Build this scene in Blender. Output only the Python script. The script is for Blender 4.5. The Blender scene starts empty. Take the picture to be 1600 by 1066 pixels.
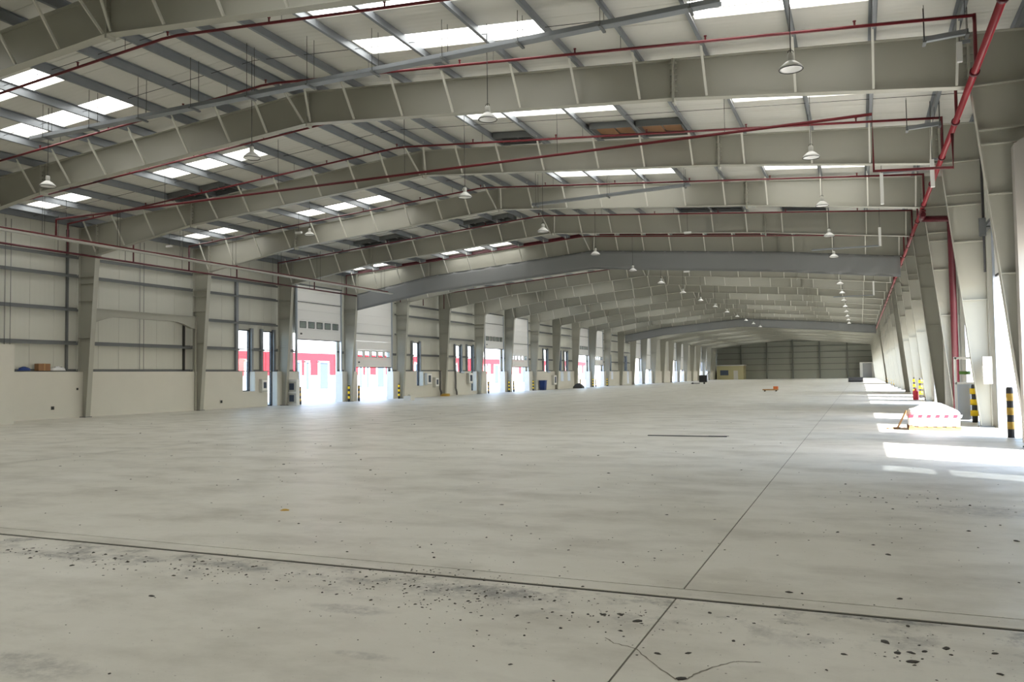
import bpy, math, random
from mathutils import Vector, Matrix
random.seed(7)
scene = bpy.context.scene
COL = scene.collection

# ------------------------------------------------------------------ camera
cam_data = bpy.data.cameras.new('camera'); cam = bpy.data.objects.new('camera', cam_data)
COL.objects.link(cam); scene.camera = cam
PITCH, YAW, ROLL, F_PX = 0.0426, 0.4028, -0.0135, 1273.11
cam_data.sensor_width = 36.0; cam_data.lens = F_PX / 1600 * 36.0
cam_data.clip_start = 0.05; cam_data.clip_end = 1500
_f = Vector((-math.sin(YAW)*math.cos(PITCH), math.cos(YAW)*math.cos(PITCH), math.sin(PITCH)))
_r = Vector((math.cos(YAW), math.sin(YAW), 0)); _u = _r.cross(_f)
_r2 = _r*math.cos(ROLL) + _u*math.sin(ROLL); _u2 = -_r*math.sin(ROLL) + _u*math.cos(ROLL)
cam.matrix_world = Matrix(((_r2.x, _u2.x, -_f.x, 0), (_r2.y, _u2.y, -_f.y, 0), (_r2.z, _u2.z, -_f.z, 1.6), (0, 0, 0, 1)))

# ------------------------------------------------------------------ sky, sun, exposure
SUN = Vector((3.2, -1.6, 4.2)).normalized()
world = bpy.data.worlds.new('world'); scene.world = world; world.use_nodes = True
wn = world.node_tree.nodes; wl = world.node_tree.links
bg = wn['Background']
sky = wn.new('ShaderNodeTexSky'); sky.sky_type = 'NISHITA'; sky.sun_disc = False
sky.sun_elevation = math.asin(SUN.z); sky.sun_rotation = math.atan2(SUN.x, SUN.y)
sky.air_density = 1.0; sky.dust_density = 1.2; sky.ozone_density = 1.0
wl.new(sky.outputs[0], bg.inputs[0]); bg.inputs[1].default_value = 0.33
sd = bpy.data.lights.new('sun', 'SUN'); sun = bpy.data.objects.new('sun', sd); COL.objects.link(sun)
sd.energy = 6.5; sd.angle = math.radians(0.8); sd.color = (1.0, 0.975, 0.94)
sun.rotation_euler = SUN.to_track_quat('Z', 'Y').to_euler(); sun.location = (60, -40, 80)
SKYLIGHT = 1.35          # glow set on the translucent roof sheets in place of daylight through them
vs = scene.view_settings
vs.view_transform = 'Standard'; vs.look = 'None'; vs.exposure = 1.9; vs.gamma = 1.0; vs.use_curve_mapping = False
cy = scene.cycles
cy.max_bounces = 9; cy.diffuse_bounces = 5; cy.glossy_bounces = 3; cy.transmission_bounces = 4
cy.sample_clamp_indirect = 8.0; cy.use_denoising = True
cy.caustics_reflective = False; cy.caustics_refractive = False

# ------------------------------------------------------------------ materials
def srgb(r, g, b):
    f = lambda c: (c/255/12.92) if c/255 <= 0.04045 else ((c/255+0.055)/1.055)**2.4
    return (f(r), f(g), f(b), 1.0)
MATS = {}
def mat(name, col, rough=0.6, metal=0.0, var=0.0, scale=3.0, bump=0.0, bscale=30.0, spec=0.5, emit=None):
    m = bpy.data.materials.new(name); m.use_nodes = True; nt = m.node_tree; p = nt.nodes['Principled BSDF']
    p.inputs['Base Color'].default_value = col; p.inputs['Roughness'].default_value = rough
    p.inputs['Metallic'].default_value = metal; p.inputs['Specular IOR Level'].default_value = spec
    if var or bump:
        tc = nt.nodes.new('ShaderNodeTexCoord')
    if var:
        n = nt.nodes.new('ShaderNodeTexNoise'); n.inputs['Scale'].default_value = scale; n.inputs['Detail'].default_value = 5
        nt.links.new(tc.outputs['Object'], n.inputs['Vector'])
        mx = nt.nodes.new('ShaderNodeMix'); mx.data_type = 'RGBA'
        a = tuple(max(0, c*(1-var)) for c in col[:3]) + (1,); b = tuple(min(1, c*(1+var)) for c in col[:3]) + (1,)
        mx.inputs[6].default_value = a; mx.inputs[7].default_value = b
        nt.links.new(n.outputs['Fac'], mx.inputs[0]); nt.links.new(mx.outputs[2], p.inputs['Base Color'])
    if bump:
        n2 = nt.nodes.new('ShaderNodeTexNoise'); n2.inputs['Scale'].default_value = bscale
        nt.links.new(tc.outputs['Object'], n2.inputs['Vector'])
        bp = nt.nodes.new('ShaderNodeBump'); bp.inputs['Strength'].default_value = bump; bp.inputs['Distance'].default_value = 0.02
        nt.links.new(n2.outputs['Fac'], bp.inputs['Height']); nt.links.new(bp.outputs[0], p.inputs['Normal'])
    if emit:
        p.inputs['Emission Color'].default_value = emit[0]; p.inputs['Emission Strength'].default_value = emit[1]
    MATS[name] = m
    return m
mat('frame_paint', srgb(170, 169, 158), 0.42, var=0.06, scale=0.8)
mat('brace', srgb(214, 213, 204), 0.5)
mat('galvanised', srgb(138, 143, 148), 0.45, 0.35, var=0.12, scale=2.5)
mat('galv_dark', srgb(112, 115, 116), 0.5, 0.3, var=0.12, scale=2.0)
mat('wall_white', srgb(226, 224, 212), 0.5, var=0.03, scale=0.7)
mat('plaster', srgb(214, 211, 202), 0.75, var=0.05, scale=1.2, bump=0.15, bscale=9)
mat('plaster_grey', srgb(168, 164, 158), 0.75, var=0.05, scale=1.2)
mat('roof_back', srgb(205, 203, 194), 0.6)
mat('red_pipe', srgb(106, 21, 31), 0.4, var=0.1, scale=4)
mat('red_main', srgb(140, 30, 42), 0.35, var=0.1, scale=4)
mat('dark_red', srgb(84, 17, 30), 0.4)
mat('rod_dark', srgb(70, 70, 68), 0.5, 0.4)
mat('white_paint', srgb(236, 236, 234), 0.35)
mat('black', srgb(28, 28, 30), 0.5)
mat('charcoal', srgb(58, 58, 60), 0.6)
mat('yellow', srgb(245, 205, 20), 0.45)
mat('yellow_faded', srgb(205, 165, 70), 0.5)
mat('curtain', srgb(140, 142, 143), 0.7, var=0.05, scale=0.6)
mat('door_white', srgb(232, 232, 230), 0.45)
mat('door_seal', srgb(44, 45, 50), 0.6)
mat('alu', srgb(176, 184, 196), 0.35, 0.4)
mat('panel_grey', srgb(196, 196, 190), 0.5)
mat('blue', srgb(30, 60, 130), 0.5)
mat('wood', srgb(178, 140, 96), 0.7, var=0.2, scale=9)
mat('cardboard', srgb(150, 112, 80), 0.8, var=0.12, scale=6)
mat('wrap', srgb(236, 236, 238), 0.3, var=0.03, scale=4, bump=0.4, bscale=7)
mat('tape_red', srgb(225, 60, 80), 0.5)
mat('pink_red', srgb(225, 60, 78), 0.4)
mat('building_white', srgb(238, 238, 236), 0.7)
mat('building_red', srgb(186, 26, 38), 0.6)
mat('window_dark', srgb(78, 88, 104), 0.6, spec=0.15)
mat('back_panel', srgb(158, 160, 148), 0.6, var=0.04, scale=0.4)
mat('back_steel', srgb(116, 118, 110), 0.6)
mat('debris_dark', srgb(74, 72, 68), 0.9, var=0.3, scale=20)
mat('leaf', srgb(80, 120, 44), 0.7, var=0.3, scale=6)
mat('ground', srgb(196, 190, 178), 0.9, var=0.05, scale=0.2)
mat('joint_dark', srgb(62, 60, 54), 0.95)
mat('joint_grey', srgb(112, 110, 100), 0.95)
mat('orange', srgb(214, 116, 60), 0.6)
mat('interior_yellow', srgb(176, 170, 132), 0.6)

def ribbed(name, col, freq, axis, strength, rough=0.5, var=0.03):
    m = mat(name, col, rough, var=var, scale=0.5); nt = m.node_tree; p = nt.nodes['Principled BSDF']
    tc = nt.nodes.new('ShaderNodeTexCoord'); w = nt.nodes.new('ShaderNodeTexWave'); w.bands_direction = axis
    w.inputs['Scale'].default_value = freq; w.wave_profile = 'SIN'
    bp = nt.nodes.new('ShaderNodeBump'); bp.inputs['Strength'].default_value = strength; bp.inputs['Distance'].default_value = 0.01
    nt.links.new(tc.outputs['Object'], w.inputs['Vector']); nt.links.new(w.outputs['Fac'], bp.inputs['Height'])
    nt.links.new(bp.outputs[0], p.inputs['Normal'])
    return m
ribbed('roof_sheet', srgb(214, 213, 206), 1.6, 'Y', 0.35)
ribbed('cladding', srgb(206, 206, 196), 1.4, 'Y', 0.12)

# translucent roof light sheet: daylight is put in as its own emission
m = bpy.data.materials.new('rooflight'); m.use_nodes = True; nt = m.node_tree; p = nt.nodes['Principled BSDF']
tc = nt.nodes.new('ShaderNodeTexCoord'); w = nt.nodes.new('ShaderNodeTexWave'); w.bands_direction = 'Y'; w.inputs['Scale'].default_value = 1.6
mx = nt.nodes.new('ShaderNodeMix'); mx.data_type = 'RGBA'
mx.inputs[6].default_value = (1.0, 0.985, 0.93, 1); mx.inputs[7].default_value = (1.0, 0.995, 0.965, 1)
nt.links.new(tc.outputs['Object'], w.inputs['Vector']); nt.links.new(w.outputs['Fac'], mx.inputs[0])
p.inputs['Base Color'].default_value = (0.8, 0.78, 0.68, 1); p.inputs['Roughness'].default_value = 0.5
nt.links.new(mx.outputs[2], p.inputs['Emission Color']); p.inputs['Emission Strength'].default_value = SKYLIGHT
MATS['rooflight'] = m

# clear glass
m = bpy.data.materials.new('glass'); m.use_nodes = True; nt = m.node_tree; nt.nodes.remove(nt.nodes['Principled BSDF'])
tr = nt.nodes.new('ShaderNodeBsdfTransparent'); tr.inputs[0].default_value = (0.86, 0.9, 0.9, 1)
gl = nt.nodes.new('ShaderNodeBsdfGlossy'); gl.inputs['Roughness'].default_value = 0.03
fr = nt.nodes.new('ShaderNodeValue'); fr.outputs[0].default_value = 0.07; ms = nt.nodes.new('ShaderNodeMixShader')
nt.links.new(fr.outputs[0], ms.inputs[0]); nt.links.new(tr.outputs[0], ms.inputs[1]); nt.links.new(gl.outputs[0], ms.inputs[2])
nt.links.new(ms.outputs[0], nt.nodes['Material Output'].inputs[0]); MATS['glass'] = m

m = MATS['glass'].copy(); m.name = 'tinted_glass'; MATS['tinted_glass'] = m
for nd in m.node_tree.nodes:
    if nd.type == 'BSDF_TRANSPARENT': nd.inputs[0].default_value = (0.34, 0.36, 0.38, 1)
# concrete floor with stains, dust and wear
def concrete():
    m = bpy.data.materials.new('concrete'); m.use_nodes = True; nt = m.node_tree; p = nt.nodes['Principled BSDF']; L = nt.links
    geo = nt.nodes.new('ShaderNodeNewGeometry')
    def noise(scale, detail=6, rough=0.6, vec=None):
        n = nt.nodes.new('ShaderNodeTexNoise'); n.inputs['Scale'].default_value = scale
        n.inputs['Detail'].default_value = detail; n.inputs['Roughness'].default_value = rough
        L.new(vec or geo.outputs['Position'], n.inputs['Vector']); return n.outputs['Fac']
    def ramp(v, a, b, lo=0.0, hi=1.0):
        r = nt.nodes.new('ShaderNodeMapRange'); r.inputs[1].default_value = a; r.inputs[2].default_value = b
        r.inputs[3].default_value = lo; r.inputs[4].default_value = hi; L.new(v, r.inputs[0]); return r.outputs[0]
    def mixc(f, a, b):
        x = nt.nodes.new('ShaderNodeMix'); x.data_type = 'RGBA'
        L.new(f, x.inputs[0])
        for i, c in ((6, a), (7, b)):
            if isinstance(c, tuple): x.inputs[i].default_value = c
            else: L.new(c, x.inputs[i])
        return x.outputs[2]
    def mul(a, b):
        x = nt.nodes.new('ShaderNodeMath'); x.operation = 'MULTIPLY'
        for i, c in ((0, a), (1, b)):
            if isinstance(c, float): x.inputs[i].default_value = c
            else: L.new(c, x.inputs[i])
        return x.outputs[0]
    sep = nt.nodes.new('ShaderNodeSeparateXYZ'); L.new(geo.outputs['Position'], sep.inputs[0])
    st = nt.nodes.new('ShaderNodeMapping'); st.inputs['Scale'].default_value = (0.55, 1.0, 1); L.new(geo.outputs['Position'], st.inputs[0])
    c = mixc(ramp(noise(0.35), 0.3, 0.7), srgb(203, 200, 188), srgb(216, 214, 205))
    c = mixc(mul(ramp(noise(1.1, 8, 0.65, st.outputs[0]), 0.45, 0.72), 0.8), c, srgb(168, 164, 152))
    c = mixc(mul(ramp(noise(4.0, 8, 0.7), 0.52, 0.8), 0.3), c, srgb(222, 220, 211))
    # grime smeared along the near edge of the cross joint
    band = mul(ramp(sep.outputs['Y'], 4.9, 5.7), ramp(sep.outputs['Y'], 5.83, 5.8))
    c = mixc(mul(mul(band, ramp(noise(2.6, 9, 0.72), 0.5, 0.64)), 0.8), c, srgb(92, 92, 92))
    # dark scuffs scattered over the slab
    sc = mul(ramp(noise(0.8, 3, 0.5), 0.6, 0.72), ramp(noise(5.0, 8, 0.75), 0.5, 0.7))
    c = mixc(mul(sc, 0.35), c, srgb(116, 113, 106))
    # fine dark grit
    c = mixc(mul(ramp(noise(38.0, 2, 0.5), 0.70, 0.76), 0.6), c, srgb(96, 94, 88))
    # separate smears with their own place and outline
    for (x, y, rx, ry, am) in ((-3.28, 4.81, .32, .11, .5), (-6.77, 5.36, .5, .12, .7), (-6.03, 5.49, .35, .12, .75), (-5.1, 5.56, .4, .1, .75), (-4.39, 3.22, .5, .18, .45), (-2.67, 4.04, .25, .06, .35), (-2.7, 5.5, .7, .2, .5), (0.09, 5.8, .45, .05, .8), (-8.3, 5.4, .6, .12, .6), (1.2, 10.6, .8, .5, .35)):
        mp = nt.nodes.new('ShaderNodeMapping'); mp.vector_type = 'TEXTURE'; L.new(geo.outputs['Position'], mp.inputs[0])
        mp.inputs['Location'].default_value = (x, y, 0); mp.inputs['Scale'].default_value = (rx, ry, 1)
        ln = nt.nodes.new('ShaderNodeVectorMath'); ln.operation = 'LENGTH'; L.new(mp.outputs[0], ln.inputs[0])
        nz = nt.nodes.new('ShaderNodeMath'); nz.operation = 'ADD'; L.new(ln.outputs['Value'], nz.inputs[0]); L.new(noise(5.5, 8, 0.7), nz.inputs[1])
        c = mixc(mul(mul(ramp(nz.outputs[0], 1.6, 1.1), ramp(noise(9.0, 8, 0.75), 0.38, 0.6)), am), c, srgb(88, 88, 88))
    # tyre tracks
    for (x0, wd, sl, am) in ((-15.6, 0.3, 0.0, 0.3), (-19.0, 0.35, 0.03, 0.22), (-24.5, 0.4, -0.02, 0.25)):
        ax = nt.nodes.new('ShaderNodeMath'); ax.operation = 'MULTIPLY_ADD'
        L.new(sep.outputs['Y'], ax.inputs[0]); ax.inputs[1].default_value = sl; L.new(sep.outputs['X'], ax.inputs[2])
        d = nt.nodes.new('ShaderNodeMath'); d.operation = 'SUBTRACT'; L.new(ax.outputs[0], d.inputs[0]); d.inputs[1].default_value = x0
        ab = nt.nodes.new('ShaderNodeMath'); ab.operation = 'ABSOLUTE'; L.new(d.outputs[0], ab.inputs[0])
        t = mul(ramp(ab.outputs[0], wd, wd*0.3), ramp(noise(1.3, 5), 0.35, 0.65))
        c = mixc(mul(t, am), c, srgb(110, 106, 98))
    L.new(c, p.inputs['Base Color'])
    L.new(ramp(noise(1.7, 6), 0.3, 0.7, 0.36, 0.6), p.inputs['Roughness']); p.inputs['Specular IOR Level'].default_value = 0.45
    bp = nt.nodes.new('ShaderNodeBump'); bp.inputs['Strength'].default_value = 0.12; bp.inputs['Distance'].default_value = 0.01
    L.new(noise(14.0, 8, 0.7), bp.inputs['Height']); L.new(bp.outputs[0], p.inputs['Normal'])
    MATS['concrete'] = m
concrete()

# ------------------------------------------------------------------ mesh helpers
class MB:
    def __init__(s): s.v = []; s.f = []; s.sm = []
    def add(s, vs, fs, smooth=False):
        o = len(s.v); s.v += [tuple(x) for x in vs]; s.f += [tuple(i+o for i in f) for f in fs]; s.sm += [smooth]*len(fs); return s
    def box(s, x0, x1, y0, y1, z0, z1):
        v = [(x0,y0,z0),(x1,y0,z0),(x1,y1,z0),(x0,y1,z0),(x0,y0,z1),(x1,y0,z1),(x1,y1,z1),(x0,y1,z1)]
        return s.add(v, [(3,2,1,0),(4,5,6,7),(0,1,5,4),(1,2,6,5),(2,3,7,6),(3,0,4,7)])
    def bar(s, a, b, w, h, up=(0,0,1)):
        a = Vector(a); b = Vector(b); d = (b-a).normalized(); u = Vector(up)
        r = d.cross(u)
        if r.length < 1e-4: r = d.cross(Vector((0,1,0)))
        r.normalize(); u = r.cross(d)
        v = []
        for p in (a, b):
            for i, j in ((-1,-1),(1,-1),(1,1),(-1,1)): v.append(p + r*(i*w/2) + u*(j*h/2))
        return s.add(v, [(3,2,1,0),(4,5,6,7),(0,1,5,4),(1,2,6,5),(2,3,7,6),(3,0,4,7)])
    def tube(s, pts, r, n=8):
        pts = [Vector(p) for p in pts]; v = []; k = len(pts)
        for i, p in enumerate(pts):
            d = (pts[min(i+1,k-1)] - pts[max(i-1,0)]).normalized()
            u = Vector((0,0,1)) if abs(d.z) < 0.9 else Vector((0,1,0))
            a = d.cross(u).normalized(); b = a.cross(d)
            for j in range(n):
                t = 2*math.pi*j/n; v.append(p + a*(r*math.cos(t)) + b*(r*math.sin(t)))
        f = [(i*n+j, i*n+(j+1)%n, (i+1)*n+(j+1)%n, (i+1)*n+j) for i in range(k-1) for j in range(n)]
        s.add(v, f, True)
        o = len(s.v) - len(v)
        s.f += [tuple(o+j for j in range(n))[::-1], tuple(o+(k-1)*n+j for j in range(n))]; s.sm += [False, False]
        return s
    def lathe(s, prof, c=(0,0,0), n=16):
        v = []; k = len(prof)
        for r, z in prof:
            for j in range(n):
                t = 2*math.pi*j/n; v.append((c[0]+r*math.cos(t), c[1]+r*math.sin(t), c[2]+z))
        f = [(i*n+j, i*n+(j+1)%n, (i+1)*n+(j+1)%n, (i+1)*n+j) for i in range(k-1) for j in range(n)]
        return s.add(v, f, True)
    def prism(s, poly, y0, y1):          # polygon in X,Z extruded along Y
        n = len(poly); v = [(x,y0,z) for x,z in poly] + [(x,y1,z) for x,z in poly]
        return s.add(v, [tuple(range(n)), tuple(range(2*n-1,n-1,-1))] + [(j,j+n,(j+1)%n+n,(j+1)%n) for j in range(n)])
    def prism_x(s, poly, x0, x1):        # polygon in Y,Z extruded along X
        n = len(poly); v = [(x0,y,z) for y,z in poly] + [(x1,y,z) for y,z in poly]
        return s.add(v, [tuple(range(n)), tuple(range(2*n-1,n-1,-1))] + [(j,j+n,(j+1)%n+n,(j+1)%n) for j in range(n)])
    def mesh(s, name, m):
        me = bpy.data.meshes.new(name); me.from_pydata(s.v, [], s.f); me.materials.append(MATS[m])
        me.polygons.foreach_set('use_smooth', s.sm); me.update()
        return me
    def build(s, name, m, parent=None): return link(name, s.mesh(name, m), parent)
def link(name, data, parent=None, loc=None):
    o = bpy.data.objects.new(name, data); COL.objects.link(o)
    if parent is not None: o.parent = parent
    if loc is not None: o.location = loc
    return o
def tag(o, label=None, cat=None, group=None, kind=None):
    if label: o['label'] = label
    if cat: o['category'] = cat
    if group: o['group'] = group
    if kind: o['kind'] = kind
    return o
def empty(name, loc=(0,0,0)):
    return link(name, None, None, loc)
ONES = ['zeroth','first','second','third','fourth','fifth','sixth','seventh','eighth','ninth','tenth','eleventh','twelfth','thirteenth','fourteenth','fifteenth','sixteenth','seventeenth','eighteenth','nineteenth']
TENS = {2: 'twenty', 3: 'thirty', 4: 'forty'}
def nth(i):
    if i < 20: return ONES[i]
    if i % 10 == 0: return TENS[i//10][:-1] + 'ieth'
    return TENS[i//10] + '-' + ONES[i % 10]

# ------------------------------------------------------------------ hall dimensions
S = 6.835; Y1 = 19.27
def FY(n): return Y1 + (n-1)*S
XA = -14.55; ZA = 9.0; ZT = 9.93                       # ridge of the frames
RO, RI, RK, RZ = 3.33, 3.07, 2.30, 7.50                # right column: outer, inner base, knee
LO, LI, LK, LZ = -32.25, -31.75, -31.22, 7.25          # left column
ZRO = 8.56; ZLO = 8.52                                 # top of frame at the eaves
YF, YB = -9.0, FY(28) + 0.35
def ztop(x):
    return ZT + (ZRO-ZT)*(x-XA)/(RO-XA) if x > XA else ZT + (ZLO-ZT)*(x-XA)/(LO-XA)
PD = 0.24                                              # purlin depth
def zroof(x): return ztop(x) + PD
LEFT_P = [-32.1, -31.2, -29.5, -27.75, -25.95, -24.25, -22.6, -20.85, -19.05, -17.4, -16.0, -14.95]
RIGHT_P = [-14.15, -12.93, -11.36, -9.8, -7.85, -6.29, -4.72, -3.12, -1.15, 0.45, 2.04, 3.2]

# ------------------------------------------------------------------ outside ground and floor
g = MB()
for q in ((-260, LO-0.3, -150, 420), (RO+0.3, 200, -150, 420), (LO-0.3, RO+0.3, -150, YF-0.2), (LO-0.3, RO+0.3, YB+0.3, 420)): g.box(*q, -0.6, -0.06)
g = g.build('ground', 'ground'); tag(g, kind='structure')
fl = MB().box(LO-0.3, RO+0.3, YF, YB, -0.2, -0.15).build('floor', 'joint_dark'); tag(fl, kind='structure')
XJ = -1.25
ys = [YF, 5.84, 5.895, 6.115, 6.13, 20.872, 20.884, YB]
for (y0, y1) in ((ys[0], ys[1]), (ys[4], ys[5]), (ys[6], ys[7])):
    for (x0, x1) in ((LO-0.3, XJ-0.006), (XJ+0.006, RO+0.3)):
        MB().box(x0, x1, y0, y1, -0.15, 0).build('slab', 'concrete', fl)
MB().box(LO-0.3, RO+0.3, ys[2], ys[3], -0.15, 0.0).build('joint_strip', 'concrete', fl)
for (y0, y1, nm_) in ((ys[1], ys[2], 'joint_dark'), (ys[3], ys[4], 'joint_dark'), (ys[5], ys[6], 'joint_grey')):
    MB().box(LO-0.3, RO+0.3, y0, y1, -0.1, -0.006).build('joint_sealant', nm_, fl)
for (y0, y1) in ((ys[0], ys[1]), (ys[4], ys[5]), (ys[6], ys[7])):
    MB().box(XJ-0.006, XJ+0.006, y0, y1, -0.1, -0.004).build('joint_sealant', 'joint_grey', fl)
# hairline crack in the near slab (a thin filled seam)
def seam(pts, wd):
    v = []; f = []
    P = [Vector((x, y, 0.0015)) for x, y in pts]
    for i, p in enumerate(P):
        d = (P[min(i+1, len(P)-1)] - P[max(i-1, 0)]).normalized(); n = Vector((-d.y, d.x, 0))
        k = wd*(0.5+0.7*random.random()); v += [p+n*k, p-n*k]
    f = [(2*i, 2*i+1, 2*i+3, 2*i+2) for i in range(len(P)-1)]
    return MB().add(v, f)
def wiggle(pts, n=5, a=0.012):
    out = []
    for (x0, y0), (x1, y1) in zip(pts, pts[1:]):
        for k in range(n):
            t = k/n; out.append((x0+(x1-x0)*t + random.uniform(-a, a), y0+(y1-y0)*t + random.uniform(-a, a)))
    return out + [pts[-1]]
mat('crack', srgb(128, 124, 112), 0.95)
seam(wiggle([(-1.47,4.84),(-1.39,4.76),(-1.25,4.71),(-1.1,4.51),(-0.93,4.31)], 5, 0.006), 0.005).build('crack', 'crack', fl)
seam(wiggle([(-0.88,4.33),(-0.86,4.42),(-0.78,4.57),(-0.69,4.69),(-0.65,4.71),(-0.55,4.73)], 5, 0.006), 0.005).build('crack', 'crack', fl)

# ------------------------------------------------------------------ roof: sheets, rooflights, purlins
ceil = empty('ceiling'); tag(ceil, kind='structure')
INNER = [(-24.2, -19.1), (-11.3, -6.35)]; OUTER = [(-31.1, -27.8), (-3.08, 0.4)]
STRIPS = [(14.4, 15.3, INNER), (16.7, 17.6, INNER + [OUTER[1]]), (19.95, 20.85, INNER + OUTER), (22.6, 23.55, INNER + OUTER), (27.4, 28.3, INNER + OUTER),
          (31.05, 32.05, INNER + OUTER), (34.6, 35.6, INNER + OUTER), (41.6, 42.6, INNER + OUTER), (45.5, 46.25, [INNER[0], OUTER[0]]), (7.6, 8.5, INNER + OUTER), (10.2, 11.1, INNER), (3.4, 4.4, INNER + OUTER), (0.2, 1.2, INNER + OUTER), (-3.0, -2.0, INNER + OUTER), (-6.6, -5.6, INNER + OUTER)]  # out-of-view rows behind the camera follow the roof pattern, added to brighten the floor
for n_ in range(5, 27):
    STRIPS.append((FY(n_)+1.6, FY(n_)+2.6, INNER + OUTER))
    if n_ % 2 == 1: STRIPS.append((FY(n_)+3.7, FY(n_)+4.7, INNER + OUTER))
STRIPS.sort(key=lambda t: t[0])
rows = []; cur = YF
for (a, b, xs_) in STRIPS:
    n_ = max(1, round((a-cur)/1.05))
    rows += [(cur+(a-cur)*i/n_, cur+(a-cur)*(i+1)/n_, []) for i in range(n_)] + [(a, b, sorted(xs_))]; cur = b
n_ = round((YB+0.3-cur)/1.05); rows += [(cur+(YB+0.3-cur)*i/n_, cur+(YB+0.3-cur)*(i+1)/n_, []) for i in range(n_)]
deck = MB(); far_sheets = MB()
def slope_box(mb, x0, x1, y0, y1, off, th):
    z0, z1 = zroof(x0)+off, zroof(x1)+off
    v = [(x0,y0,z0),(x1,y0,z1),(x1,y1,z1),(x0,y1,z0),(x0,y0,z0+th),(x1,y0,z1+th),(x1,y1,z1+th),(x0,y1,z0+th)]
    mb.add(v, [(3,2,1,0),(4,5,6,7),(0,1,5,4),(1,2,6,5),(2,3,7,6),(3,0,4,7)])
for (y0, y1, holes) in rows:
    cuts = [LO-0.35]
    for a, b in holes: cuts += [a, b]
    cuts.append(RO+0.35)
    for i in range(0, len(cuts), 2):
        a, b = cuts[i], cuts[i+1]
        segs = [(a, XA), (XA, b)] if a < XA < b else [(a, b)]
        for (p, q) in segs:
            slope_box(deck, p, q, y0, y1, 0.05, 0.06)
            if y0 < 80 and y1 > 9:
                mb = MB(); slope_box(mb, p, q, y0+0.006, y1-0.006, 0.0, 0.045); mb.build('roof_sheet', 'roof_sheet', ceil)
            else:
                slope_box(far_sheets, p, q, y0+0.006, y1-0.006, 0.0, 0.045)
    for a, b in holes:
        mb = MB(); slope_box(mb, a-0.04, b+0.04, y0-0.04, y1+0.04, 0.0455, 0.004); mb.build('rooflight', 'rooflight', ceil)
deck.build('roof_deck', 'roof_back', ceil)
tag(far_sheets.build('roof_sheets_beyond', 'roof_sheet', ceil), kind='stuff')
for x in LEFT_P + RIGHT_P:
    zb = ztop(x); s = 1 if x > XA else -1
    mb = MB(); y0, y1 = YF, YB
    mb.box(x-0.006, x+0.006, y0, y1, zb+0.004, zb+PD-0.012)
    mb.box(min(x, x+0.075*s), max(x, x+0.075*s), y0, y1, zb+0.001, zb+0.012)
    mb.box(min(x, x-0.075*s), max(x, x-0.075*s), y0, y1, zb+PD-0.022, zb+PD-0.012)
    mb.box(min(x+0.068*s, x+0.078*s), max(x+0.068*s, x+0.078*s), y0, y1, zb+0.001, zb+0.03)
    mb.build('purlin', 'galvanised', ceil)
# sag rods running across between the purlins
for n in range(0, 8):
    for off in (1.95, 4.35):
        y = FY(n) + off
        mb = MB(); mb.tube([(LO+0.2, y, ztop(LO)+0.12), (XA, y+0.15, ZT+0.12), (RO-0.2, y, ztop(RO)+0.12)], 0.008, 5)
        mb.build('sag_rod', 'rod_dark', ceil)

# ------------------------------------------------------------------ portal frames
FW = 0.24; TW = 0.012; TF = 0.018
def col_mesh(side):
    o, i, kx, kz, zo = (RO, RI, RK, RZ, ZRO) if side > 0 else (LO, LI, LK, LZ, ZLO)
    web = MB().prism([(o,0),(i,0),(kx,kz),(kx,ztop(kx)-TF),(o,zo-TF)], -TW/2, TW/2)
    inner = MB().bar((i,0,0.02), (kx,0,kz), FW, TF, up=(side,0,0.1))
    outer = MB().bar((o,0,0.0), (o,0,zo), FW, TF, up=(side,0,0))
    base = MB().box(min(i,o)-0.06, max(i,o)+0.06, -0.17, 0.17, 0.0, 0.03)
    st = []
    def wx(z): return i + (kx-i)*min(1, z/kz)
    for z in (kz, kz-0.95, kz-1.25, 3.55, 5.2):
        a, b = wx(z), o
        st.append(MB().box(min(a,b), max(a,b), -FW/2+0.01, FW/2-0.01, z-0.012, z+0.012))
    return web, inner, outer, base, st
def raf_mesh(side):
    if side > 0: kx, kz, qx, qz = RK, RZ, -3.9, 8.17
    else: kx, kz, qx, qz = LK, LZ, -25.65, 8.13
    web = MB().prism([(kx,kz),(qx,qz),(XA,ZA),(XA,ZT-TF),(kx,ztop(kx)-TF)], -TW/2, TW/2)
    fl_ = MB(); fl_.bar((kx,0,kz), (qx,0,qz), FW, TF); fl_.bar((qx,0,qz), (XA,0,ZA), FW, TF)
    o = RO if side > 0 else LO
    tp = MB().bar((o,0,ztop(o)-TF/2), (XA,0,ZT-TF/2), FW, TF)
    return web, fl_, tp, (kx, kz, qx, qz)
MESH = {}
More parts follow.
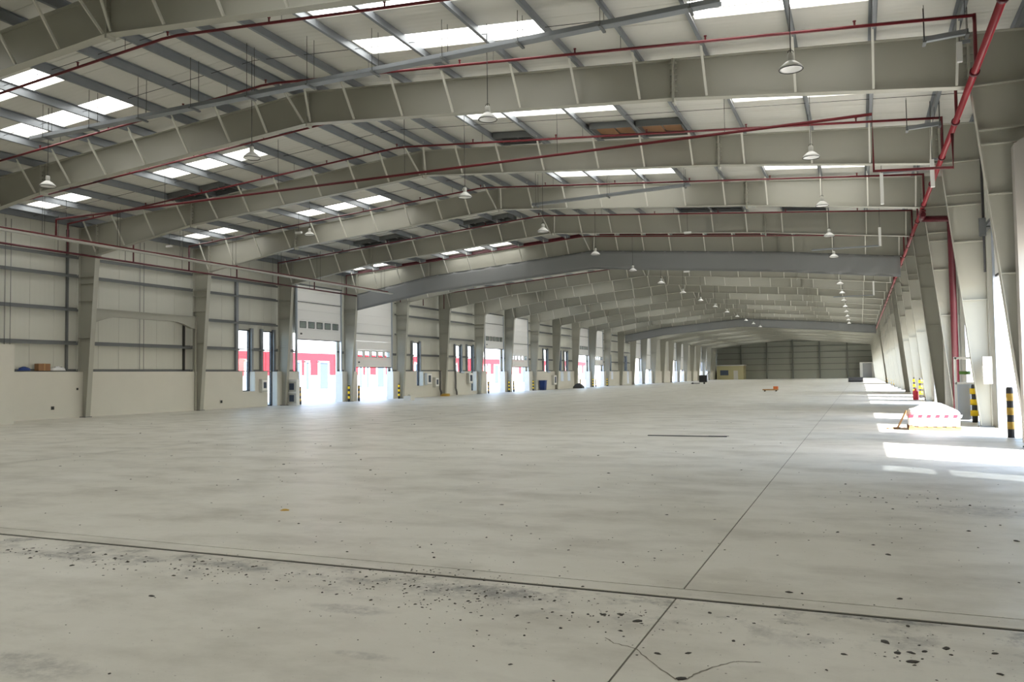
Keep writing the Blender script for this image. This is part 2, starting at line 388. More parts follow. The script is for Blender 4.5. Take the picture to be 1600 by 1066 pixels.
for s, nm in ((1, 'r'), (-1, 'l')):
    web, inner, outer, base, st = col_mesh(s)
    MESH['col'+nm] = web.mesh('column_web', 'frame_paint'); MESH['ci'+nm] = inner.mesh('inner_flange', 'frame_paint')
    MESH['co'+nm] = outer.mesh('outer_flange', 'frame_paint'); MESH['cb'+nm] = base.mesh('base_plate', 'galv_dark')
    MESH['cs'+nm] = [x.mesh('stiffener', 'frame_paint') for x in st]
    web, bf, tf, kk = raf_mesh(s)
    MESH['rw'+nm] = web.mesh('rafter_web', 'frame_paint'); MESH['rb'+nm] = bf.mesh('bottom_flange', 'frame_paint'); MESH['rt'+nm] = tf.mesh('top_flange', 'frame_paint')
    kx, kz, qx, qz = kk
    # bolted end plates: at the knee and at the splice
    sp = []
    for (x, zb, zt_) in ((kx - s*0.03, kz, ztop(kx)), (qx, qz, ztop(qx))):
        mb = MB().box(x-0.025, x+0.025, -FW/2-0.03, FW/2+0.03, zb-0.12, zt_-0.0)
        nb = 7
        for j in range(nb):
            z = zb + 0.02 + (zt_-zb-0.12)*j/(nb-1)
            for y in (-0.075, 0.075):
                mb.box(x-0.085, x+0.085, y-0.018, y+0.018, z-0.018, z+0.018)
        sp.append(mb.mesh('splice_plate', 'frame_paint'))
    MESH['sp'+nm] = sp
    # fly braces
    br = []
    for x in (LEFT_P[1:-1] if s < 0 else RIGHT_P[1:-1]):
        zb = qz + (ZA-qz)*(x-qx)/(XA-qx) if (x-qx)*(XA-qx) > 0 else kz + (qz-kz)*(x-kx)/(qx-kx)
        if abs(x-qx) < 0.01: pass
        br.append(MB().bar((x, -0.09, zb+0.03), (x, -0.80, ztop(x)+0.10), 0.05, 0.05).mesh('fly_brace', 'brace'))
    MESH['br'+nm] = br
    xr = XA + 0.12*s
    MESH['br'+nm].append(MB().bar((xr, -0.09, ZA+0.03), (XA+0.4*s, -0.80, ztop(XA+0.4*s)+0.1), 0.05, 0.05).mesh('fly_brace', 'brace'))
ridge_pl = MB().box(XA-0.02, XA+0.02, -FW/2, FW/2, ZA-0.1, ZT)
for j in range(6):
    for y in (-0.075, 0.075): ridge_pl.box(XA-0.055, XA+0.055, y-0.015, y+0.015, ZA+0.03+j*0.15, ZA+0.06+j*0.15)
MESH['ridge'] = ridge_pl.mesh('ridge_plate', 'frame_paint')
for n in range(0, 28):
    root = empty('portal_frame', (0, FY(n), 0))
    extra = {0: 'whose rafter crosses the top left corner', 5: 'with the near grey curtain', 15: 'with the far grey curtain'}.get(n, 'along the hall')
    tag(root, 'cream steel portal frame, %s one from the viewer, %s' % (nth(n+1), extra), 'steel frame', 'portal frames spanning the hall')
    for nm in 'rl':
        if n == 0: 
            pass
        c = link('column', MESH['col'+nm], root); link('inner_flange', MESH['ci'+nm], c); link('outer_flange', MESH['co'+nm], c); link('base_plate', MESH['cb'+nm], c)
        for me in MESH['cs'+nm]: link('stiffener', me, c)
        r = link('rafter', MESH['rw'+nm], root); link('bottom_flange', MESH['rb'+nm], r); link('top_flange', MESH['rt'+nm], r)
        for me in MESH['sp'+nm]: link('splice_plate', me, r)
        if n <= 15:
            for me in MESH['br'+nm]: link('fly_brace', me, root)
    link('ridge_plate', MESH['ridge'], root)

# ------------------------------------------------------------------ smoke curtains
def curtain(n, label):
    root = empty('smoke_curtain', (0, FY(n), 0)); tag(root, label, 'smoke curtain', 'grey smoke curtains under the frames')
    top = [(LK+0.1, LZ), (-25.65, 8.13), (XA, ZA), (-3.9, 8.17), (2.08, 7.53)]
    N = 150; v = []; f = []; H = 1.08; rows = 7
    for i in range(N+1):
        x = top[0][0] + (top[-1][0]-top[0][0])*i/N
        for (xa, za), (xb, zb) in zip(top, top[1:]):
            if xa <= x <= xb+1e-6: z = za + (zb-za)*(x-xa)/(xb-xa); break
        rz = max(0, min(1, (x+6)/6))
        for j in range(rows):
            t = j/(rows-1)
            y = -0.19 + 0.012*math.sin(x*5.1) + rz*0.05*t*math.sin(x*4.3+3*t) + rz*0.03*math.sin(x*9+5*t)
            v.append((x, y, z - 0.012 - H*t))
    for i in range(N):
        for j in range(rows-1):
            a = i*rows+j; f.append((a, a+1, a+rows+1, a+rows))
    mb = MB(); mb.add(v, f, True); o = mb.build('fabric', 'curtain', root)
    md = o.modifiers.new('thick', 'SOLIDIFY'); md.thickness = 0.01
    hb = MB()
    for (xa, za), (xb, zb) in zip(top, top[1:]):
        hb.bar((xa, -0.17, za-0.02), (xb, -0.17, zb-0.02), 0.06, 0.05)
    hb.build('head_rail', 'galv_dark', root)
    bb = MB()
    for (xa, za), (xb, zb) in zip(top, top[1:]):
        bb.bar((xa, -0.19, za-0.012-H), (xb, -0.19, zb-0.012-H), 0.04, 0.04)
    bb.build('bottom_rail', 'curtain', root)
    # closing strip between the rafter and the roof sheets
    for side in (-1, 1):
        P = LEFT_P[1:] if side < 0 else RIGHT_P[:-1]
        for a, b in zip(P, P[1:]):
            a2, b2 = a+0.1, b-0.1
            MB().prism([(a2, ztop(a2)+0.004), (b2, ztop(b2)+0.004), (b2, zroof(b2)-0.03), (a2, zroof(a2)-0.03)], -0.11, -0.09).build('closing_strip', 'dark_red', root)
curtain(5, 'long grey fabric smoke curtain hanging nearest, under the sixth frame')
curtain(15, 'long grey fabric smoke curtain hanging furthest, deep in the hall')

# ------------------------------------------------------------------ left wall
XW = -32.5
DOORS = {}            # bay -> (y0, y1, bottom of leaf)
for b in range(4, 26):
    if b % 4 == 0: DOORS[b] = (FY(b)+1.64, FY(b)+6.25, 4.03)
    elif b % 4 == 1: DOORS[b] = (FY(b)+1.20, FY(b)+5.90, 2.30)
DOORS[8] = (69.1, 73.35, 4.17); DOORS[9] = (75.1, 79.75, 2.45); DOORS[13] = (102.5, 107.1, 2.8)
WINS = {3: [(36.4, 37.4, 0.91, 4.45), (38.5, 39.35, 0.0, 4.45)], 6: [(56.06, 57.08, 0.9, 4.36)], 7: [(63.45, 64.5, 1.9, 4.33), (65.8, 66.9, 0.3, 4.38)],
        10: [(85.0, 86.2, 1.9, 4.5)], 11: [(89.6, 90.6, 0.9, 4.4), (92.0, 93.0, 0.9, 4.4)], 14: [(110.5, 111.5, 0.9, 4.3)], 15: [(119, 120, 0.2, 4.3)]}
openL = [(a, b_, 0.0, 4.46) for a, b_, _ in DOORS.values()] + [w_ for L_ in WINS.values() for w_ in L_]
def wall_strips(edges, opens, z0, z1):
    es = sorted(set([round(e, 4) for e in edges] + [round(o[i], 4) for o in opens for i in (0, 1) if edges[0] < o[i] < edges[-1]]))
    out = []
    for a, b in zip(es, es[1:]):
        if b-a < 0.02: continue
        m_ = (a+b)/2; cur = z0; spans = []
        for (oa, ob, oz0, oz1) in sorted([o for o in opens if o[0] <= m_ <= o[1]], key=lambda o: o[2]):
            lo, hi = max(oz0, z0), min(oz1, z1)
            if hi <= z0 or lo >= z1: continue
            if lo > cur: spans.append((cur, lo))
            cur = max(cur, hi)
        if cur < z1: spans.append((cur, z1))
        out += [(a, b, p, q) for p, q in spans]
    return out
wlft = MB()
for a, b, p, q in wall_strips([YF, YB], openL, -0.02, ZLO+0.3): wlft.box(XW-0.13, XW-0.09, a, b, p, q)
wall_left = wlft.build('wall_left', 'roof_back'); tag(wall_left, kind='structure')
edges = [FY(-1) + S/6*i for i in range(0, 6*14)]
for a, b, p, q in wall_strips(edges, openL, 2.0, ZLO+0.25):
    MB().box(XW-0.085, XW, a+0.005, b-0.005, p, q).build('cladding_panel', 'cladding', wall_left)
far = MB()
for a, b, p, q in wall_strips([edges[-1] + S/6*i for i in range(0, int((YB-edges[-1])/(S/6))+1)] + [YB], openL, 2.0, ZLO+0.25):
    far.box(XW-0.085, XW, a+0.005, b-0.005, p, q)
tag(far.build('cladding_beyond', 'cladding', wall_left), kind='stuff')
for b in range(-2, 28):                                  # low plastered wall, one run per bay
    y0, y1 = max(YF, FY(b)-0.01), FY(b+1)-0.01
    st_ = wall_strips([y0, y1], openL, 0.0, 2.04)
    if st_:
        mb = MB()
        for a, c, p, q in st_: mb.box(XW-0.08, -32.06, a, c, p, q)
        mb.build('low_wall', 'plaster', wall_left)
def girt(z, y0, y1, m_='galv_dark'):
    mb = MB(); x = XW+0.012
    mb.box(x, x+0.2, y0, y1, z, z+0.012); mb.box(x+0.19, x+0.2, y0, y1, z-0.09, z); mb.box(x, x+0.012, y0, y1, z, z+0.09)
    mb.build('girt', m_, wall_left)
for b in range(-1, 16):
    for z in (2.07, 3.33, 4.84, 6.35, 7.2):
        segs = [(FY(b)+0.02, FY(b+1)-0.02)]
        for (a, c, p, q) in openL:
            ns = []
            for (s0, s1) in segs:
                if a < s1 and c > s0 and (p < z < q):
                    if a-s0 > 0.1: ns.append((s0, a))
                    if s1-c > 0.1: ns.append((c, s1))
                else: ns.append((s0, s1))
            segs = ns
        if b == 2 and z == 4.84: continue
        if b in DOORS and z > 4: continue
        for s0, s1 in segs: girt(z, s0, s1)
# paired sag rods and trims on the plain bays
for b in (0, 1, 2):
    for dy in (-0.12, 0.12):
        MB().tube([(XW+0.23, FY(b)+S/2+dy, 2.1), (XW+0.23, FY(b)+S/2+dy, 8.4)], 0.012, 5).build('sag_rod', 'galv_dark', wall_left)
for b in (1, 2):
    for yy in (FY(b)+0.45, FY(b+1)-0.55):
        MB().box(XW+0.01, XW+0.12, yy-0.04, yy+0.04, 2.1, 4.8 if b == 2 else 8.4).build('corner_trim', 'galv_dark' if b == 1 else 'rod_dark', wall_left)
# haunched wind portal in the third bay
wp = empty('wind_portal', (0, 0, 0)); tag(wp, 'cream haunched steel beam with curved ends across a plain wall bay', 'steel beam')
ya, yb = FY(2)+0.15, FY(3)-0.15
poly = [(ya, 4.9), (yb, 4.9), (yb, 4.3)]
poly2 = [(yb-0.35-1.3*t, 4.3+0.3*math.sin(t*math.pi/2)) for t in (0, .25, .5, .75, 1)] + [(ya+1.65-1.3*t, 4.6-0.3*(1-math.cos(t*math.pi/2))) for t in (0, .25, .5, .75, 1)]
MB().prism_x(poly + poly2 + [(ya, 4.3)], -32.02, -31.99).build('beam_web', 'frame_paint', wp)
MB().box(-32.1, -31.9, ya, yb, 4.9, 4.925).build('top_flange', 'frame_paint', wp)
bf_ = MB()
pl = [(yb, 4.3)] + poly2 + [(ya, 4.3)]
for (a, za), (b, zb) in zip(pl, pl[1:]): bf_.bar((-32.0, a, za), (-32.0, b, zb), 0.2, 0.022)
bf_.build('bottom_flange', 'frame_paint', wp)
for yy in (ya+0.03, yb-0.03):
    MB().box(-32.04, -31.96, yy-0.03, yy+0.03, 0.0, 4.9).build('post', 'frame_paint', wp)

# window frames in the left wall
wi = 0
for b in sorted(WINS):
    for (a, c, p, q) in WINS[b]:
        wi += 1; root = empty('window_%d' % wi, (0, 0, 0)); tag(root, kind='structure')
        fr_ = MB(); t = 0.06
        fr_.box(XW-0.1, XW+0.05, a, a+t, p, q); fr_.box(XW-0.1, XW+0.05, c-t, c, p, q); fr_.box(XW-0.1, XW+0.05, a, c, q-t, q); fr_.box(XW-0.1, XW+0.05, a, c, max(p, 0.0), max(p, 0.0)+t)
        fr_.build('window_frame', 'charcoal', root)
        MB().box(XW-0.03, XW-0.02, a+t, c-t, p+t, q-t).build('pane', 'glass', root)
        for zz in (2.07, 3.33):
            if p+0.3 < zz < q-0.3: MB().box(XW-0.05, XW+0.02, a+t, c-t, zz-0.03, zz+0.03).build('glazing_bar', 'alu', root)
        for yy in (a-0.12, c+0.12):
            MB().box(XW+0.01, XW+0.16, yy-0.09, yy+0.09, max(p, 2.04), 7.2 if b == 3 and yy < 36.4 else q+0.1).build('side_post', 'galvanised', root)

# sectional doors
DN = [0]
def sectional(xi, sgn, y0, y1, zb, ztop_, lit=True, windows=True):
    # xi: inner face x of leaf; sgn = +1 when the hall lies at larger x
    DN[0] += 1; root = empty('door_%d' % DN[0], (0, 0, 0)); tag(root, kind='structure')
    th = 0.05; hgt = 0.61; z = zb + 0.06; i = 0
    x0, x1 = sorted((xi, xi - sgn*th))
    MB().box(x0, x1, y0+0.03, y1-0.03, zb, zb+0.06).build('bottom_seal', 'door_seal', root)
    n = 5; ww = 0.58; wh = 0.36; pitch = (y1-y0-0.3)/n
    while z < ztop_ - 0.05:
        z1 = min(z+hgt, ztop_)
        if windows and i == 1 and z1-z > 0.5:
            zc = (z+z1)/2; mb = MB()
            mb.box(x0, x1, y0, y1, z+0.003, zc-wh/2); mb.box(x0, x1, y0, y1, zc+wh/2, z1-0.003)
            prev = y0
            for j in range(n):
                c = y0+0.15+pitch*(j+0.5)
                mb.box(x0, x1, prev, c-ww/2, zc-wh/2, zc+wh/2); prev = c+ww/2
            mb.box(x0, x1, prev, y1, zc-wh/2, zc+wh/2)
            sec = mb.build('door_section', 'door_white', root)
            for j in range(n):
                c = y0+0.15+pitch*(j+0.5)
                fx0, fx1 = sorted((xi, xi+sgn*0.015)); fm = MB(); t = 0.03
                fm.box(fx0, fx1, c-ww/2-t, c+ww/2+t, zc+wh/2, zc+wh/2+t); fm.box(fx0, fx1, c-ww/2-t, c+ww/2+t, zc-wh/2-t, zc-wh/2)
                fm.box(fx0, fx1, c-ww/2-t, c-ww/2, zc-wh/2, zc+wh/2); fm.box(fx0, fx1, c+ww/2, c+ww/2+t, zc-wh/2, zc+wh/2)
                fm.build('window_frame', 'charcoal', sec)
                MB().box((x0+x1)/2-0.004, (x0+x1)/2+0.004, c-ww/2, c+ww/2, zc-wh/2, zc+wh/2).build('pane', 'glass', sec)
        else:
            MB().box(x0, x1, y0, y1, z+0.003, z1-0.003).build('door_section', 'door_white', root)
        z = z1; i += 1
    hx0, hx1 = sorted((xi, xi+sgn*0.04))
    MB().box(hx0, hx1, y0+0.32, y0+0.46, zb+0.34, zb+0.44).build('handle', 'charcoal', root)
    MB().box(hx0, hx1, y0, y1, zb+2.38, zb+2.43).build('stiffening_rail', 'galv_dark', root)
    for yy in (y0-0.06, y1+0.06):
        tx0, tx1 = sorted((xi-sgn*0.08, xi+sgn*0.05))
        MB().box(tx0, tx1, yy-0.05, yy+0.05, 0.0, ztop_).build('track', 'alu', root)
    tx0, tx1 = sorted((xi-sgn*0.02, xi+sgn*0.06))
    MB().tube([((tx0+tx1)/2, y0-0.1, ztop_+0.08), ((tx0+tx1)/2, y1+0.1, ztop_+0.08)], 0.045, 8).build('spring_shaft', 'galv_dark', root)
    return root
for b in sorted(DOORS):
    y0, y1, zb = DOORS[b]
    sectional(-32.2, 1, y0, y1, zb, 7.45, windows=(b < 14))

# ------------------------------------------------------------------ right wall
XR = 3.52
ROPEN = [b for b in range(0, 27) if b not in (3, 7, 14)]
openR = [(FY(b)+2.7, FY(b)+6.32, 0.0, 4.2) for b in ROPEN]
RWIN = (12.75, 13.7, 1.0, 4.4); openR.append(RWIN)
mb = MB()
for a, b, p, q in wall_strips([YF, YB], openR, -0.02, ZRO+0.3): mb.box(XR+0.09, XR+0.13, a, b, p, q)
wall_right = mb.build('wall_right', 'roof_back'); tag(wall_right, kind='structure')
edges = [FY(0) + S/6*i for i in range(0, 6*10)]
for a, b, p, q in wall_strips(edges, openR, 0.0, ZRO+0.25):
    MB().box(XR, XR+0.085, a+0.005, b-0.005, p, q).build('cladding_panel', 'cladding', wall_right)
mb = MB()
for a, b, p, q in wall_strips([edges[-1], YB], openR, 0.0, ZRO+0.25): mb.box(XR, XR+0.085, a+0.005, b-0.005, p, q)
tag(mb.build('cladding_beyond', 'cladding', wall_right), kind='stuff')
for b in range(0, 12):
    for z in (5.6, 7.2):
        MB().box(XR-0.17, XR-0.01, FY(b)+0.1, FY(b+1)-0.1, z, z+0.1).build('girt', 'galv_dark', wall_right)
for b in ROPEN[:12]:
    sectional(3.47, -1, FY(b)+2.7, FY(b)+6.32, 4.12, 7.1, windows=False)

root = empty('window_%d' % (wi+1), (0, 0, 0)); tag(root, kind='structure')
a, c, p, q = RWIN; fr_ = MB(); t = 0.06
for bx_ in ((a, a+t, p, q), (c-t, c, p, q), (a, c, q-t, q), (a, c, p, p+t), (a, c, 3.1, 3.22)): fr_.box(XR-0.03, XR+0.1, *bx_)
fr_.build('window_frame', 'charcoal', root)
for z0, z1 in ((p+t, 3.1), (3.22, q-t)): MB().box(XR+0.03, XR+0.04, a+t, c-t, z0, z1).build('pane', 'tinted_glass', root)
# ------------------------------------------------------------------ end walls
wb = MB().box(LO-0.4, RO+0.4, YB+0.1, YB+0.25, -0.02, 10.6).build('wall_back', 'back_panel'); tag(wb, kind='structure')
for z in (2.0, 3.4, 4.8, 6.2, 7.6, 8.8):
    MB().box(LO, RO, YB-0.05, YB+0.09, z, z+0.14).build('girt', 'back_steel', wb)
for x in (-26.5, -20.5, XA, -8.6, -2.6):
    MB().box(x-0.16, x+0.16, YB-0.35, YB-0.06, 0, zroof(x)-0.3).build('wind_post', 'back_steel', wb)
wf = MB().box(LO-0.4, RO+0.4, YF-0.15, YF, -0.02, 10.6).build('wall_front', 'back_panel'); tag(wf, kind='structure')
# plastered stub walls either side near the camera
pw = MB().box(-32.3, -29.92, 11.0, 21.34, 0, 3.06).build('wall_partition_left', 'plaster'); tag(pw, kind='structure')

# ------------------------------------------------------------------ enclosure on the near right column
rc = empty('riser_enclosure', (3.2, 18.9, 0)); tag(rc, 'tall plain grey sheet enclosure on the column at the right edge', 'enclosure')
MB().prism([(-0.24, 0.12), (0.12, 0.12), (0.12, 6.35), (-0.24, 6.1)], -0.12, 0.22).build('casing', 'plaster_grey', rc)
MB().box(-0.22, 0.1, -0.10, 0.2, 0.0, 0.12).build('plinth', 'charcoal', rc)

# ------------------------------------------------------------------ sprinkler pipes
def drop_head(mb, p):
    mb.tube([(p[0], p[1], p[2]), (p[0], p[1], p[2]+0.09)], 0.018, 6)
def zpipe(x): return ztop(x) - 0.30
def range_pipe(y, label, detail=True):
    root = empty('sprinkler_pipe', (0, y, 0)); tag(root, label, 'pipe', 'red sprinkler range pipes under the roof')
    xl, xr = -30.9, 2.2
    MB().tube([(xl, 0, zpipe(xl)), (XA-0.25, 0, zpipe(XA)-0.03), (XA+0.25, 0, zpipe(XA)-0.03), (xr, 0, zpipe(xr))], 0.034, 8).build('range', 'red_pipe', root)
    MB().tube([(xr, 0, zpipe(xr)+0.03), (xr, 0, 7.36)], 0.034, 8).build('drop', 'red_pipe', root)
    MB().tube([(xl, 0, zpipe(xl)+0.03), (xl, 0, 7.1)], 0.034, 8).build('drop', 'dark_red', root)
    if detail:
        x = -29.4
        while x < 2:
            MB().lathe([(0.02, 0), (0.02, 0.07), (0.035, 0.075), (0.035, 0.09), (0.0, 0.1)], (x, 0, zpipe(x)+0.03), 8).build('sprinkler_head', 'red_pipe', root); x += 2.95
        for x in LEFT_P[2:-1:2] + RIGHT_P[2:-1:2]:
            MB().tube([(x, 0, zpipe(x)+0.03), (x, 0, ztop(x)+0.01)], 0.006, 5).build('hanger_rod', 'rod_dark', root)
ry = [14.1 + 3.4175*i for i in range(0, 14)]
for i, y in enumerate(ry):
    range_pipe(y, 'red sprinkler pipe crossing the hall under the roof, %s from the viewer' % nth(i+1), i < 8)
# main along the right knee
root = empty('sprinkler_main', (2.2, 0, 7.33)); tag(root, 'thick bright red pipe running the length of the right side', 'pipe')
MB().tube([(0, 4, 0), (0, FY(18), 0)], 0.066, 12).build('pipe', 'red_main', root)
for y in [7.5+3.4175*i for i in range(0, 22)]:
    MB().tube([(0, y-0.05, 0), (0, y+0.05, 0)], 0.092, 12).build('coupling', 'dark_red', root)
    MB().box(-0.012, 0.012, y+0.4, y+0.43, 0.06, 0.19).build('hanger', 'rod_dark', root)
# left side pipes
root = empty('sprinkler_main', (-30.95, 0, 7.1)); tag(root, 'dark red pipe running along the left eaves in front of the columns', 'pipe')
MB().tube([(0, 8, 0), (0, FY(5)-0.5, 0)], 0.045, 8).build('pipe', 'dark_red', root)
for i in range(0, 10):
    y = FY(0)+1.25+3.4175*i
    MB().tube([(0, y, 0.03), (0, y, ztop(-30.95)-7.1)], 0.01, 5).build('hanger_rod', 'rod_dark', root)
root = empty('sprinkler_main', (-28.5, 0, 7.24)); tag(root, 'thin red pipe high along the left eaves above the darker one', 'pipe')
MB().tube([(0, 8, 0), (0, FY(5)-0.5, 0)], 0.034, 8).build('pipe', 'red_pipe', root)
for i in range(0, 10):
    y = FY(0)+2.1+3.4175*i
    MB().tube([(0, y, 0.03), (0, y, ztop(-28.5)-7.24)], 0.008, 5).build('hanger_rod', 'rod_dark', root)
root = empty('cable_tray', (-28.2, 0, 7.06)); tag(root, 'pale cable tray running along the left eaves between red pipes', 'cable tray')
mb = MB(); mb.box(-0.1, 0.1, 10, FY(5)-0.5, 0, 0.012); mb.box(-0.1, -0.09, 10, FY(5)-0.5, 0.012, 0.07); mb.box(0.09, 0.1, 10, FY(5)-0.5, 0.012, 0.07); mb.build('tray', 'panel_grey', root)
for i in range(0, 10):
    y = FY(0)+1.9+3.4175*i
    MB().tube([(0.085, y, 0.01), (0.085, y, ztop(-28.12)-7.06)], 0.008, 5).build('hanger_rod', 'rod_dark', root)
# level tie main across the hall
root = empty('sprinkler_pipe', (0, 21.95, 0)); tag(root, 'straight level red feed pipe crossing the hall in front of the third frame', 'pipe')
MB().tube([(-28.5, 0, 7.27), (-28.5, 0, 7.9), (0.46, 0, 7.98), (0.46, 0, 6.55), (2.2, 0, 6.45), (2.2, 0, 7.26)], 0.04, 8).build('pipe', 'red_pipe', root)
for x in (-27.95, -22.9, -17.83, -12.93, -7.85, -3.12):
    MB().tube([(x, 0, 7.95), (x, 0, ztop(x)+0.01)], 0.007, 5).build('hanger_rod', 'rod_dark', root)
# riser and manifold at the third right column
root = empty('fire_riser', (3.1, 32.68, 0)); tag(root, 'thick dark red riser pipe with manifold beside a right-hand column', 'pipe')
MB().tube([(0.02, 0, 0.0), (0.02, 0, 6.85), (-0.1, 0, 7.0), (-0.9, 0, 7.05)], 0.11, 12).build('riser', 'dark_red', root)
MB().tube([(-0.9, -0.95, 7.05), (-0.9, 0.08, 7.05)], 0.09, 10).build('manifold', 'dark_red', root)
for dy in (-0.8, -0.45, -0.12):
    MB().tube([(-0.9, dy, 7.05), (-0.9, dy, 7.27)], 0.04, 8).build('outlet', 'dark_red', root)
    MB().lathe([(0.05, -0.03), (0.1, -0.03), (0.1, 0.03), (0.05, 0.03)], (-0.9, dy, 7.2), 12).build('valve', 'red_pipe', root)

# ------------------------------------------------------------------ cable trays hung across the hall
def tray(xa, za, xb, zb, y, label, step, w=0.22, m_='galvanised'):
    root = empty('cable_tray', (0, y, 0)); tag(root, label, 'cable tray', 'galvanised trays hung under the roof')
    mb = MB(); mb.bar((xa, 0, za), (xb, 0, zb), w, 0.012)
    for s_ in (-1, 1): mb.bar((xa, s_*w/2, za+0.045), (xb, s_*w/2, zb+0.045), 0.012, 0.09)
    mb.build('tray', m_, root)
    n = max(1, int(abs(xb-xa)/step))
    for i in range(n+1):
        x = xa + (xb-xa)*(0.03+0.94*i/n); z = za + (zb-za)*(x-xa)/(xb-xa)
        for s_ in (-1, 1):
            MB().tube([(x, s_*(w/2+0.03), z-0.05), (x, s_*(w/2+0.03), ztop(x)+0.16)], 0.007, 5).build('hanger_rod', 'rod_dark', root)
        MB().box(x-0.03, x+0.03, -w/2-0.08, w/2+0.08, z-0.05, z-0.012).build('cross_bar', 'galv_dark', root)
tray(-21.9, 8.62, -2.3, 8.85, 16.1, 'long grey cable tray slanting across the roof nearest the camera', 1.9)
tray(-12.2, 8.58, -5.75, 8.75, 31.0, 'short grey cable tray hung in front of the fourth frame', 2.2)
tray(1.35, 8.15, 2.15, 8.18, 18.0, 'small bracket tray at the top right, by the near knee', 0.8, 0.1)
tray(1.32, 8.03, 2.15, 8.06, 24.0, 'small bracket tray by the second right knee', 0.8, 0.1)
# white conduit boxes at the right eaves
def conduit(x, y, zt, zb, run, label):
    root = empty('conduit', (x, y, 0)); tag(root, label, 'conduit', 'white conduits at the right eaves')
    MB().box(-0.05, 0.05, -0.05, 0.05, zb, zt).build('trunking', 'white_paint', root)
    MB().box(-run, 0.0, -0.03, 0.03, zb-0.02, zb+0.04).build('arm', 'galvanised', root) if run > 0 else MB().box(0.0, -run, -0.03, 0.03, zt-0.03, zt+0.03).build('arm', 'galvanised', root)
    MB().tube([(0, 0, zt), (0, 0, zroof(x)-0.002)], 0.008, 5).build('hanger_rod', 'rod_dark', root)
conduit(0.82, 28.6, 7.95, 6.95, -1.3, 'white dropping conduit nearest on the right eaves')
conduit(0.9, 36.0, 7.4, 6.65, 2.6, 'white dropping conduit with grey arm, middle of the right eaves')
conduit(0.95, 56.5, 7.3, 6.4, 2.4, 'white dropping conduit with grey arm, beyond the smoke curtain')
conduit(2.05, 18.6, 8.25, 7.85, -0.2, 'white short conduit above the near right knee')
conduit(1.96, 24.6, 7.3, 6.55, -0.15, 'white slanting conduit under the near right rafter')

# ------------------------------------------------------------------ roof smoke vents
def vent(x0, x1, y0, y1, label, m_='charcoal'):
    xc = (x0+x1)/2; root = empty('roof_vent', (xc, (y0+y1)/2, ztop(xc))); tag(root, label, 'roof vent', 'dark framed roof vents')
    hx, hy = (x1-x0)/2, (y1-y0)/2; sl = (ztop(x1)-ztop(x0))/(x1-x0); zz = lambda x: sl*x + PD - 0.02
    fm = MB(); d = 0.2
    for (a, b) in (((-hx, -hy), (hx, -hy)), ((-hx, hy), (hx, hy)), ((-hx, -hy), (-hx, hy)), ((hx, -hy), (hx, hy))):
        fm.bar((a[0], a[1], zz(a[0])-d/2), (b[0], b[1], zz(b[0])-d/2), 0.05, d)
    fm.build('vent_frame', 'galv_dark', root)
    n = max(2, int((x1-x0)/0.55))
    for i in range(n):
        xa = -hx+0.03+(2*hx-0.06)*i/n; xb = -hx+0.03+(2*hx-0.06)*(i+1)/n-0.02
        MB().bar((xa, 0, zz(xa)-0.03), (xb, 0, zz(xb)-0.07), 2*hy-0.06, 0.015).build('louvre', m_, root)
vent(-7.7, -6.35, 24.65, 25.85, 'brown and dark framed roof vent right of centre under the near roof', 'cardboard')
vent(-6.2, -4.8, 24.65, 25.85, 'brown roof vent at the near roof, next to the right', 'cardboard')
vent(-25.9, -24.5, 25.0, 25.95, 'dark roof vent on the left slope, lower of two', 'charcoal')
vent(-24.4, -22.95, 25.0, 25.95, 'dark roof vent on the left slope, upper of two', 'charcoal')
vent(-11.3, -9.9, 25.1, 25.95, 'dark roof vent left of the brown vents by the third frame', 'charcoal')
vent(-26.0, -22.95, 38.4, 39.5, 'dark roof vent on the left slope, before the fifth frame', 'black')
vent(-19.3, -16.5, 38.4, 39.5, 'dark roof vent just left of the ridge, before the fifth frame', 'black')
vent(-7.8, -4.8, 38.4, 39.5, 'dark roof vent right of the ridge, before the fifth frame', 'black')
vent(-3.1, -1.2, 38.4, 39.5, 'dark roof vent furthest right, before the fifth frame', 'black')

# ------------------------------------------------------------------ high bay lamps
LM = {}
LM['dish'] = MB().lathe([(0.05, 0.16), (0.1, 0.13), (0.15, 0.09), (0.21, 0.03), (0.215, 0.0), (0.17, -0.005), (0.12, 0.04), (0.05, 0.05), (0.0, 0.05)], n=20).mesh('reflector', 'white_paint')
LM['body'] = MB().lathe([(0.0, 0.3), (0.05, 0.3), (0.06, 0.27), (0.06, 0.16), (0.0, 0.16)], n=12).mesh('driver_housing', 'panel_grey')
LM['hook'] = MB().tube([(0.05*math.cos(t), 0, 0.32+0.04*math.sin(t)) for t in [i*math.pi/6-0.3 for i in range(8)]], 0.007, 5).mesh('hook', 'rod_dark')
LM['rim'] = MB().tube([(0.215*math.cos(t), 0.215*math.sin(t), -0.01) for t in [i*2*math.pi/20 for i in range(21)]], 0.008, 5).mesh('rim', 'charcoal')
def lamp(x, y, z, label):
    root = empty('high_bay_lamp', (x, y, z)); tag(root, label, 'lamp', 'white high bay lamps hung from the roof')
    for nm_, me in (('reflector', 'dish'), ('driver_housing', 'body'), ('hook', 'hook'), ('rim', 'rim')): link(nm_, LM[me], root)
    MB().tube([(0, 0, 0.3), (0, 0, zroof(x)-z-0.005)], 0.009, 5).build('cable', 'rod_dark', root)
YL = [FY(0)+S/2+S*i for i in range(0, 14)]
for i, y in enumerate(YL):
    lamp(-1.02, y, 7.25, 'white dish lamp in the right-hand row, %s from the viewer' % nth(i+1))
    if i >= 1: lamp(-11.2, y, 7.2, 'white dish lamp in the row right of the ridge, %s from the viewer' % nth(i))
lamp(-21.6, YL[0]+0.5, 7.3, 'white dish lamp nearest on the left slope')
